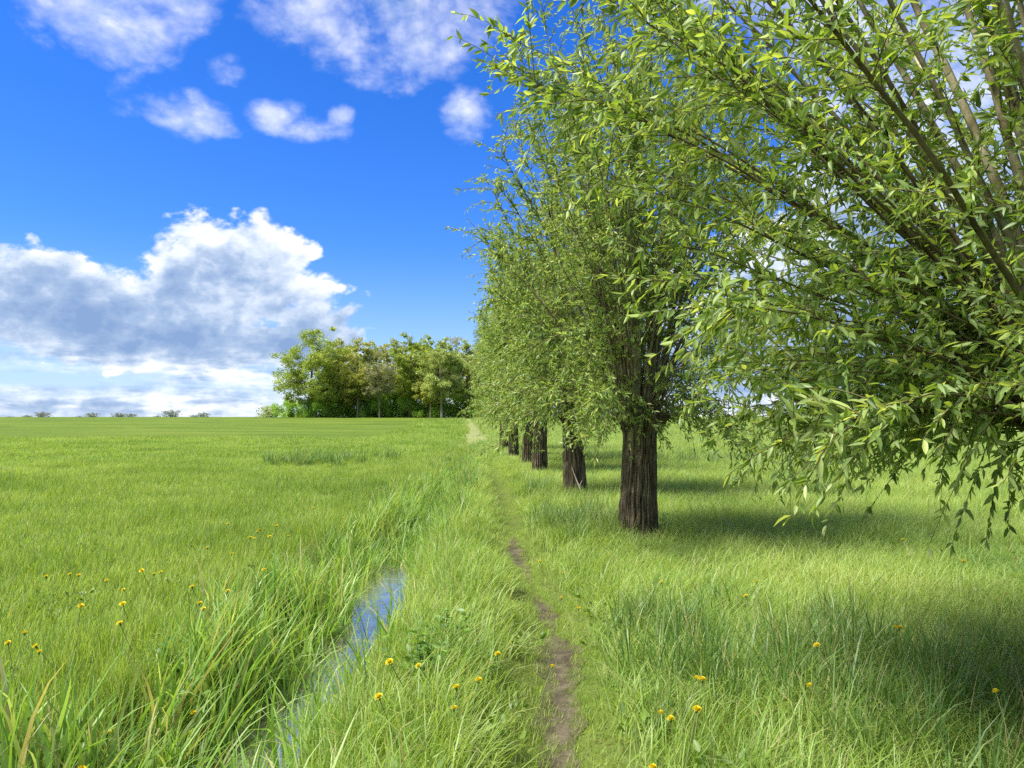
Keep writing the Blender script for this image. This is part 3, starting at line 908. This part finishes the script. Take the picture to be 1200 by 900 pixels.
# shoots leaning over the path: towards the camera's left, filling the view
extra = [(-3.0, -.35, 1.55, .016), (-2.85, -.2, 1.15, .014), (-2.4, .1, .75, .012), (-2.7, .5, 1.9, .014), (-2.2, -.2, 2.0, .018), (-1.7, .1, 2.6, .030),
         (-1.3, .5, 2.9, .036), (-.9, .2, 3.1, .038), (-1.9, .8, 2.2, .024), (-2.3, 1.0, 1.5, .016), (-2.5, -.5, .45, .010), (-2.1, .3, .30, .010),
         (-1.8, -.2, .05, .009), (-1.5, .4, -.25, .008), (-1.2, -.1, -.45, .008), (-.8, .2, -.55, .008), (-.5, .0, -.62, .007), (-2.0, 1.2, .5, .012),
         (-1.7, 1.6, 1.1, .014), (-2.0, -.7, 1.2, .013), (-1.4, -.6, .4, .010), (-1.2, -.8, 2.4, .026), (-.4, .4, 3.3, .036), (-2.55, .2, 2.4, .015),
         (-1.0, .7, .2, .009), (-.7, -.5, .05, .008), (-1.6, .9, -.1, .009),
         (-2.75, .35, 2.5, .015), (-2.6, -.15, 2.9, .017), (-2.35, .6, 3.2, .020), (-2.85, .7, 2.1, .015), (-2.55, .9, 2.8, .018), (-2.2, .2, 3.4, .022), (-2.7, -.3, 1.9, .013)]
tips = np.stack([np.cos(e) * np.cos(th) * Ln, np.cos(e) * np.sin(th) * Ln, h0_ + np.sin(e) * Ln], -1)
starts = np.stack([.24 * np.cos(th) * np.cos(e), .24 * np.sin(th) * np.cos(e), h0_ - .12 + .16 * np.sin(e)], -1)
rad0 = np.interp(e, [-.3, .3, 1.3], [.007, .013, .027]) * r0_.uniform(.7, 1.2, n0)
ex = np.array(extra)
tips = np.concatenate([tips, np.stack([ex[:, 0], ex[:, 1], h0_ + ex[:, 2]], -1)])
exn = norm(ex[:, :3] * np.array([1, 1, .6]))
starts = np.concatenate([starts, np.stack([.22 * exn[:, 0], .22 * exn[:, 1], h0_ - .08 + .12 * exn[:, 2]], -1)])
rad0 = np.concatenate([rad0, ex[:, 3] * .8])
# keep shoots from growing into the camera
T0 = np.array([TREES[0][0], TREES[0][1], 0])
dcam = np.linalg.norm(tips + T0 - CAM, axis=1)
mid_ = np.linalg.norm((tips + starts) / 2 + T0 - CAM, axis=1)
k = (dcam > 1.9) & (mid_ > 1.9)
tips, starts, rad0 = tips[k], starts[k], rad0[k]
# no reach past the path at head height, no hanging below the lowest boughs
for _ in range(26):
    w_ = tips + T0
    up_ = (w_[:, 2] - 1.6) / np.maximum(w_[:, 1], .6)
    lim = np.interp(up_, [-.10, .10, .26, .43, .6], [.40, .27, .12, .0, -.02])     # the crown leans out less the lower it hangs
    over = (w_[:, 0] < lim * w_[:, 1]) & (w_[:, 1] > .6)
    tips[over] = starts[over] + (tips[over] - starts[over]) * .94
w_ = tips + T0
tips[:, 2] = np.maximum(tips[:, 2], 1.6 - .075 * np.clip(w_[:, 1], 1, 9) + .24 - .30 * sst(w_[:, 0], 1.9, 2.7))
ctrl = starts * .45 + tips * .55
ctrl[:, 2] += .12 * np.linalg.norm(tips - starts, axis=1)
spec0 = grow(r0_, tips, starts, ctrl, rad0, 13.5, (.20, .62), .0195, .077, droop=.32, t0=.05, avoid=(CAM - T0, 2.0), pw=.85)
willow0 = pollard('willow_tree', TREES[0], r0_, 'nearest pollard willow, trunk beyond the right edge, long leafy branches reaching across', .27, 1.75, spec0, 0, 1, 300)

rA = np.random.RandomState(3)
specA = crown_spec(rA, 160, 1.70, 2.12, 6.8, .95, .27, 9.5, (.25, .75), .021, .088)
willowA = pollard('willow_tree', TREES[1], rA, 'second willow, thick furrowed trunk fully in view beside the path', .205, 1.74, specA, 0, 0)
rB = np.random.RandomState(4)
specB = crown_spec(rB, 130, 1.75, 1.95, 6.2, 1.25, .28, 8.0, (.3, .85), .028, .11)
willowB = pollard('willow_tree', TREES[2], rB, 'third willow, brown trunk with a pale stick leaning on it', .195, 1.78, specB, 0, 0)
rC = np.random.RandomState(9)
specC = crown_spec(rC, 110, 1.75, 1.75, 6.0, 1.25, .26, 7.5, (.35, .9), .045, .15)
willowC = pollard('willow_tree', TREES[3], rC, 'fourth willow along the path, slim trunk partly covering the one behind', .175, 1.78, specC, 0, 0)
for i, lab in enumerate(['fifth willow, its trunk half hidden behind the fourth trunk', 'sixth willow, short dark trunk farthest of those standing clear',
                         'farthest willow of the row, crown edge showing left of the sixth']):
    o = copy_tree(willowC)
    x_, y_ = TREES[4 + i]
    o.location = (x_, y_, float(ground_z(x_, y_)))
    o.rotation_euler = (0, 0, 1.3 + i * 1.9)
    o.scale = (.97 - .04 * (i % 2), .97, .98 + .05 * (i % 3))
    o['label'] = lab

# pale stripped stick leaning on the third willow
bx_, by_ = TREES[2]
pl = np.array([[[.12, -.38, .0], [.09, -.34, .16], [.02, -.29, .34], [-.04, -.25, .50], [-.07, -.24, .60]]])
v, q = tubes(pl, np.array([[.016, .014, .012, .010, .006]]), 6)
pl2 = np.array([[[.06, -.315, .24], [.09, -.31, .30], [.11, -.34, .35], [.12, -.335, .38], [.125, -.33, .40]]])
stick = empty('fallen_stick', (bx_, by_, float(ground_z(bx_, by_)) + .04))
tag(stick, 'pale stripped stick leaning against the third willow trunk', 'stick')
mesh_obj('stem', v, [q], M['pale_wood'], stick)
v, q = tubes(pl2, np.array([[.010, .008, .007, .005, .004]]), 6)
mesh_obj('side_twig', v, [q], M['pale_wood'], stick)

# ------------------------------------------------------------------ woodland
def wood_tree(rng, name, H, spread, base, leafmat, n_leaf, leaf, trunk_r, density=1.0, shape=1.0):
    """tapered trunk, limbs and an open crown of leaf-sized faces."""
    root = empty(name, (0, 0, 0))
    m = 9
    t = np.linspace(0, 1, m)
    tp = np.stack([.5 * np.sin(t * 2 + rng.rand() * 6) * t, .5 * np.cos(t * 2.3 + rng.rand() * 6) * t, -.3 + t * H * .86], -1)[None]
    v, q = tubes(tp, (trunk_r * (1 - .85 * t))[None], 8)
    mesh_obj('trunk', v, [q], M['wood_bark'], root)
    nl = 22
    tt = np.sort(rng.uniform(base / H * .85, .82, nl))
    th = np.arange(nl) * 2.4 + rng.rand(nl)
    b0 = np.stack([np.interp(tt, t, tp[0, :, 0]), np.interp(tt, t, tp[0, :, 1]), np.interp(tt, t, tp[0, :, 2])], -1)
    k = (tt * H * .86 - base) / (H - base)
    rad = spread * np.sqrt(np.clip(1 - (2 * (k * .9) - .75) ** 2 / 2.2, .15, 1)) * rng.uniform(.6, 1.05, nl)
    tip = b0 + np.stack([rad * np.cos(th), rad * np.sin(th), rad * rng.uniform(.25, .75, nl) * shape], -1)
    tip[:, 2] = np.minimum(tip[:, 2], H)
    ct = b0 * .5 + tip * .5; ct[:, 2] += .1 * rad
    P = bez(b0, ct, tip, np.linspace(0, 1, 6))
    v, q = tubes(P, np.linspace(1, .25, 6)[None] * (trunk_r * .34 * (1.1 - tt))[:, None], 4)
    tag(mesh_obj('limbs', v, [q], M['wood_bark'], root), kind='stuff')
    # clumps along limbs
    nc = 260
    ci = rng.randint(0, nl, nc); cu = rng.uniform(.35, 1.0, nc)
    cc = b0[ci] * (1 - cu[:, None]) + tip[ci] * cu[:, None] + rng.normal(0, .5, (nc, 3)) * spread / 4
    cc = np.concatenate([cc, np.stack([rng.normal(0, spread * .16, 16), rng.normal(0, spread * .16, 16), rng.uniform(.80, .97, 16) * H], -1)])
    cr = rng.uniform(.4, 1.0, len(cc)) * spread / 5.6
    li = rng.randint(0, len(cc), n_leaf)
    lp = cc[li] + norm(rng.normal(size=(n_leaf, 3))) * (cr[li] * rng.rand(n_leaf) ** .45)[:, None] * np.array([1.15, 1.15, .8])
    ld = norm(rng.normal(size=(n_leaf, 3)))
    ls = leaf * rng.uniform(.6, 1.3, n_leaf)
    ctint = rng.rand(len(cc))
    tint = .5 * ctint[li] + .5 * rng.rand(n_leaf)
    a, b, c = leaves_mesh(lp, ld, ls, rng, 0, tint, .8)
    mesh_obj('crown', a, b, leafmat, root, {'tint': c}, smooth=False)
    return root

def bush(rng, name, w, h, mat, n, leaf):
    root = empty(name, (0, 0, 0))
    ns = 7
    th = rng.rand(ns) * 6.28
    tip = np.stack([np.cos(th) * w * .35, np.sin(th) * w * .35, rng.uniform(.6, .9, ns) * h], -1)
    P = bez(np.zeros((ns, 3)), tip * .4 + np.array([0, 0, .2 * h]), tip, np.linspace(0, 1, 5))
    v, q = tubes(P, np.linspace(.05, .015, 5)[None].repeat(ns, 0), 4)
    mesh_obj('stem', v, [q], M['wood_bark'], root)
    nc = 44
    cc = np.stack([rng.normal(0, w * .25, nc), rng.normal(0, w * .22, nc), rng.uniform(.06, .85, nc) ** 1.3 * h], -1)
    cr = rng.uniform(.6, 1.1, nc) * w * .16
    li = rng.randint(0, nc, n)
    lp = cc[li] + norm(rng.normal(size=(n, 3))) * (cr[li] * rng.rand(n) ** .4)[:, None]
    lp[:, 2] = np.maximum(lp[:, 2], .02)
    a, b, c = leaves_mesh(lp, norm(rng.normal(size=(n, 3))), leaf * rng.uniform(.6, 1.3, n), rng, 0, .5 * rng.rand(nc)[li] + .5 * rng.rand(n), .8)
    mesh_obj('foliage', a, b, mat, root, {'tint': c}, smooth=False)
    return root

def place(o, px, dist, label, cat, group, rz, s=1.0, sz=None):
    x_ = (px - 600) / 906 * dist
    o.location = (x_, dist, float(ground_z(x_, dist)) - .05)
    o.rotation_euler = (0, 0, rz)
    o.scale = (s, s, s if sz is None else sz)
    tag(o, label, cat, group)
    return o

rw = np.random.RandomState(21)
big_oak = wood_tree(rw, 'oak_tree', 17.2, 7.0, 2.5, M['w_green'], 30000, .30, .42)
green = wood_tree(rw, 'woodland_tree', 16.5, 4.6, 6.5, M['w_green'], 21000, .29, .24)
olive = wood_tree(rw, 'woodland_tree', 16.0, 4.8, 4.2, M['w_olive'], 21000, .29, .24)
tan_ = wood_tree(rw, 'woodland_tree', 15.5, 4.6, 4.6, M['w_tan'], 19000, .28, .25)
bare_ = wood_tree(rw, 'woodland_tree', 15.8, 4.2, 6.0, M['w_bare'], 13000, .24, .22)
for o_ in (big_oak,):
    place(o_, 363, 140, 'broad fresh green tree at the left end of the wood', 'tree', 'trees of the wood', .4, .93)
G = 'trees of the wood'
WOOD = [(olive, 397, 146, 'olive green tree just right of the broad end tree', 1.0), (olive, 419, 141, 'yellowish tree left of the pale bare-topped tree, front of the wood', .98),
        (bare_, 445, 139, 'greyish half-bare tree with pale trunk at the front of the wood', .86), (olive, 462, 149, 'olive crown rising behind the greyish half-bare tree', 1.02),
        (green, 480, 142, 'tall green tree in the middle of the wood', 1.0), (green, 497, 151, 'dark green tree behind, right of the tall middle tree', 1.03),
        (tan_, 518, 136, 'tan budding tree with thick sunlit trunk at the front of the wood', .97), (bare_, 533, 150, 'bare-twigged crown showing above the tan budding tree', 1.06),
        (tan_, 547, 143, 'tan tree at the right of the wood next to the willows', .98), (olive, 434, 158, 'crown far back in the left half of the wood', 1.05),
        (tan_, 408, 160, 'brownish crown far back behind the olive tree', 1.02), (green, 512, 160, 'green crown far back behind the tan budding tree', 1.02),
        (olive, 562, 150, 'olive tree partly covered by the farthest willows', .98), (tan_, 580, 146, 'budding tree mostly hidden behind the willow row', 1.0),
        (bare_, 470, 160, 'thin grey crown far back in the middle of the wood', 1.02), (olive, 505, 139, 'slender yellow-green tree with thin trunk before the dark green one', .80)]
seen = set()
for i, (src, px, dist, lab, s) in enumerate(WOOD):
    o = src if id(src) not in seen else copy_tree(src)
    seen.add(id(src))
    place(o, px, dist, lab, 'tree', G, i * 1.7, s * .96)
bproto = bush(rw, 'undergrowth_bush', 8.0, 5.2, M['w_bush'], 8000, .28)
for i, (px, dist, s) in enumerate([(341, 144, .7), (366, 140, .75), (390, 143, 1.0), (411, 150, 1.3), (432, 143, .85), (455, 147, 1.25), (474, 143, .8), (496, 147, 1.3), (514, 142, .75), (537, 146, 1.2), (556, 143, .8), (578, 147, 1.25)]):
    o = bproto if i == 0 else copy_tree(bproto)
    nth = ['leftmost', 'second', 'third', 'fourth', 'fifth', 'sixth', 'seventh', 'eighth', 'ninth', 'tenth', 'eleventh', 'rightmost'][i]
    place(o, px, dist, f'dark green undergrowth bush, {nth} from the left under the wood', 'bush', 'undergrowth of the wood', i * 2.1, s)
fb = bush(rw, 'field_edge_shrub', 6, 3.0, M['w_tan'], 1500, .35)
place(fb, 318, 150, 'low brownish shrub left of the broad end tree', 'bush', None, .3, .8)
# far hedgerow trees on the left skyline
fproto = wood_tree(rw, 'distant_tree', 10, 5.5, .8, M['far_leaf'], 900, .9, .3)
FAR = [(12, 520, .80), (32, 560, .55), (52, 540, .58), (94, 600, .6), (108, 640, .7), (123, 600, .62), (140, 560, .78), (155, 620, .5), (185, 600, .66), (200, 560, .85), (212, 640, .66), (228, 600, .58), (240, 660, .6)]
ords = ['first', 'second', 'third', 'fourth', 'fifth', 'sixth', 'seventh', 'eighth', 'ninth', 'tenth', 'eleventh', 'twelfth', 'thirteenth']
for i, (px, dist, s) in enumerate(FAR):
    o = fproto if i == 0 else copy_tree(fproto)
    s *= .75 * (.5 + .9 * ((i * 7) % 5) / 4)
    place(o, px, dist, f'tiny hazy tree on the left skyline, {ords[i]} from the left', 'tree', 'far skyline trees', i * 1.3, s * 1.7, s)
# hedge trees beyond the right meadow, glimpsed through the near willow
hproto = bush(rw, 'hedge_shrub', 9, 5.0, M['w_tan'], 1800, .5)
for i, (px, dist, s) in enumerate([(800, 240, 1.0), (880, 235, .8), (955, 245, 1.0), (1040, 235, .9), (1110, 240, 1.1), (1180, 238, 1.0)]):
    o = hproto if i == 0 else copy_tree(hproto)
    place(o, px, dist, f'brownish hedge shrub beyond the right meadow, {ords[i]} from the left', 'bush', 'far right hedge', i * 1.3, s)

# ------------------------------------------------------------------ dandelions
def dandelion(rng, H):
    root = empty('dandelion', (0, 0, 0))
    pl = np.array([[[0, 0, 0], [.006, .003, .07], [.008, .0, .14], [.0, .0, H]]])
    v, q = tubes(pl, np.full((1, 4), .0024), 5)
    mesh_obj('stem', v, [q], M['stem'], root)
    n = 64
    lay = np.linspace(0, 1, n)
    th = np.arange(n) * 2.399
    elv = .05 + lay * 1.1
    L = .0225 * (1 - .45 * lay)
    dr = np.stack([np.cos(th) * np.cos(elv), np.sin(th) * np.cos(elv), np.sin(elv)], -1)
    sd_ = np.stack([-np.sin(th), np.cos(th), np.zeros(n)], -1) * .0026
    b0 = np.array([0, 0, H]) + dr * .003
    tip = b0 + dr * L[:, None]
    v = np.stack([b0 - sd_ * .5, b0 + sd_ * .5, tip + sd_, tip - sd_], 1).reshape(-1, 3)
    b = np.arange(n)[:, None] * 4
    hd = mesh_obj('flower_head', v, [np.concatenate([b, b + 1, b + 2, b + 3], 1)], [M['petal'], M['petal_c']], root, smooth=False, facemat=(lay > .7).astype(int))
    sp = np.array([[[0, 0, H - .014], [0, 0, H - .010], [0, 0, H - .002], [0, 0, H + .003]]])
    v, q = tubes(sp, np.array([[.003, .0065, .0075, .004]]), 8)
    mesh_obj('calyx', v, [q], M['sepal'], root)
    return root

# ground positions (x, y) in metres
DAND_PX = dict(
    left=[(84, 667), (99, 665), (124, 679), (189, 653), (181, 669), (175, 677), (201, 660), (166, 690), (240, 683), (223, 696), (239, 701), (272, 683), (255, 648), (249, 641), (312, 653), (315, 681),
          (95, 700), (17, 738), (33, 744), (45, 760), (96, 737), (174, 721), (229, 743), (143, 776), (173, 776), (217, 781), (61, 818), (86, 822), (98, 882), (366, 594), (289, 628), (299, 625),
          (308, 620), (317, 613), (327, 625), (337, 626), (303, 615), (272, 613), (397, 597), (68, 675)],
    bank=[(552, 804), (525, 815), (545, 758), (544, 786), (493, 747), (614, 770), (587, 752), (484, 796)],
    verge=[(642, 649), (658, 671), (666, 705), (662, 698), (783, 677)],
    right=[(893, 780), (782, 785), (805, 786), (718, 823), (797, 828), (747, 881), (1045, 731), (980, 753), (1014, 723), (883, 678), (890, 688), (1193, 820), (790, 817), (1164, 893), (1079, 626), (1109, 651)])
WHERE = dict(left='in the meadow left of the ditch', bank='on the grassy bank between ditch and path', verge='on the verge right of the path', right='in the long grass right of the path')
rd = np.random.RandomState(8)
ORD = ['first', 'second', 'third', 'fourth', 'fifth', 'sixth', 'seventh', 'eighth', 'ninth', 'tenth', 'eleventh', 'twelfth', 'thirteenth', 'fourteenth', 'fifteenth', 'sixteenth', 'seventeenth', 'eighteenth',
       'nineteenth', 'twentieth']
for reg, lst in DAND_PX.items():
    recs = []
    for (px, py) in lst:
        hgt = {'left': .35, 'bank': .38, 'verge': .26, 'right': .42}[reg]
        dd = 1.6 / ((py - 488) / 906)
        x_ = y_ = 0
        for _ in range(6):
            y_ = dd; x_ = (px - 600) / 906 * dd
            dd = (1.6 - hgt - float(ground_z(x_, y_))) / ((py - 488) / 906)
        recs.append((x_, y_, hgt))
    recs.sort(key=lambda r: r[1])
    dproto = dandelion(rd, hgt)
    first = True
    half = (len(recs) + 1) // 2
    for i, (x_, y_, hgt) in enumerate(recs):
        o = dproto if first else copy_tree(dproto)
        first = False
        o.location = (x_, y_, float(ground_z(x_, y_)) - .01)
        s = hgt / .20
        o.rotation_euler = (rd.normal(-.10, .22), rd.normal(0, .22), rd.rand() * 6.28)
        q_ = rd.uniform(.55, .88)
        q_ *= 1.2 if reg == 'left' else 1.0
        o.scale = (q_, q_, rd.uniform(.9, 1.1))
        for ch in o.children:
            pass
        if i < half:
            lab = f'yellow dandelion {WHERE[reg]}, {ORD[i]} nearest'
        else:
            lab = f'small yellow dandelion {WHERE[reg]}, {ORD[len(recs) - 1 - i]} farthest'
        tag(o, lab, 'dandelion', 'dandelions in the grass')

# ------------------------------------------------------------------ leafy plants by the ditch and under the second willow
def leafy_plant(rng, n_st, hgt, leaf):
    root = empty('nettle_plant', (0, 0, 0))
    th = rng.rand(n_st) * 6.28; rr = rng.uniform(.02, .18, n_st)
    tip = np.stack([rr * 1.5 * np.cos(th), rr * 1.5 * np.sin(th), rng.uniform(.6, 1, n_st) * hgt], -1)
    b0 = np.stack([rr * .6 * np.cos(th), rr * .6 * np.sin(th), np.full(n_st, -.02)], -1)
    P = bez(b0, (b0 + tip) / 2 + np.array([0, 0, .03]), tip, np.linspace(0, 1, 6))
    v, q = tubes(P, np.linspace(.003, .0015, 6)[None].repeat(n_st, 0), 4)
    mesh_obj('stems', v, [q], M['sepal'], root)
    k = 12
    u = np.linspace(.2, 1, k)
    lp = np.stack([P[:, np.minimum((u * 5).astype(int), 5)]], 0)[0].reshape(-1, 3)
    a = rng.rand(len(lp)) * 6.28
    ld = norm(np.stack([np.cos(a), np.sin(a), rng.uniform(-.1, .5, len(lp))], -1))
    aa, bb, cc_ = leaves_mesh(lp, ld, leaf * rng.uniform(.6, 1.1, len(lp)), rng, 1, rng.rand(len(lp)), .55)
    mesh_obj('leaves', aa, bb, M['nettle'], root, {'tint': cc_})
    return root
np_ = leafy_plant(rd, 13, .42, .085)
for i, (x_, y_, s, lab) in enumerate([(-1.95, 4.6, .75, 'leafy green nettle clump left of the ditch, nearest of them'), (-2.15, 4.95, .7, 'leafy nettle clump behind the nearest one left of the ditch'),
                                      (-1.75, 4.3, .7, 'low leafy clump at the ditch edge, lower left'), (-.55, 4.4, .75, 'leafy clump on the bank between ditch and path, nearest'),
                                      (-.45, 5.0, .7, 'leafy clump on the bank beside two dandelions'), (2.05, 10.35, .8, 'dark leafy clump at the foot of the second willow')]):
    o = np_ if i == 0 else copy_tree(np_)
    o.location = (x_, y_, float(ground_z(x_, y_)))
    o.rotation_euler = (0, 0, i * 1.1)
    o.scale = (s,) * 3
    tag(o, lab, 'plant', 'leafy clumps in the grass')
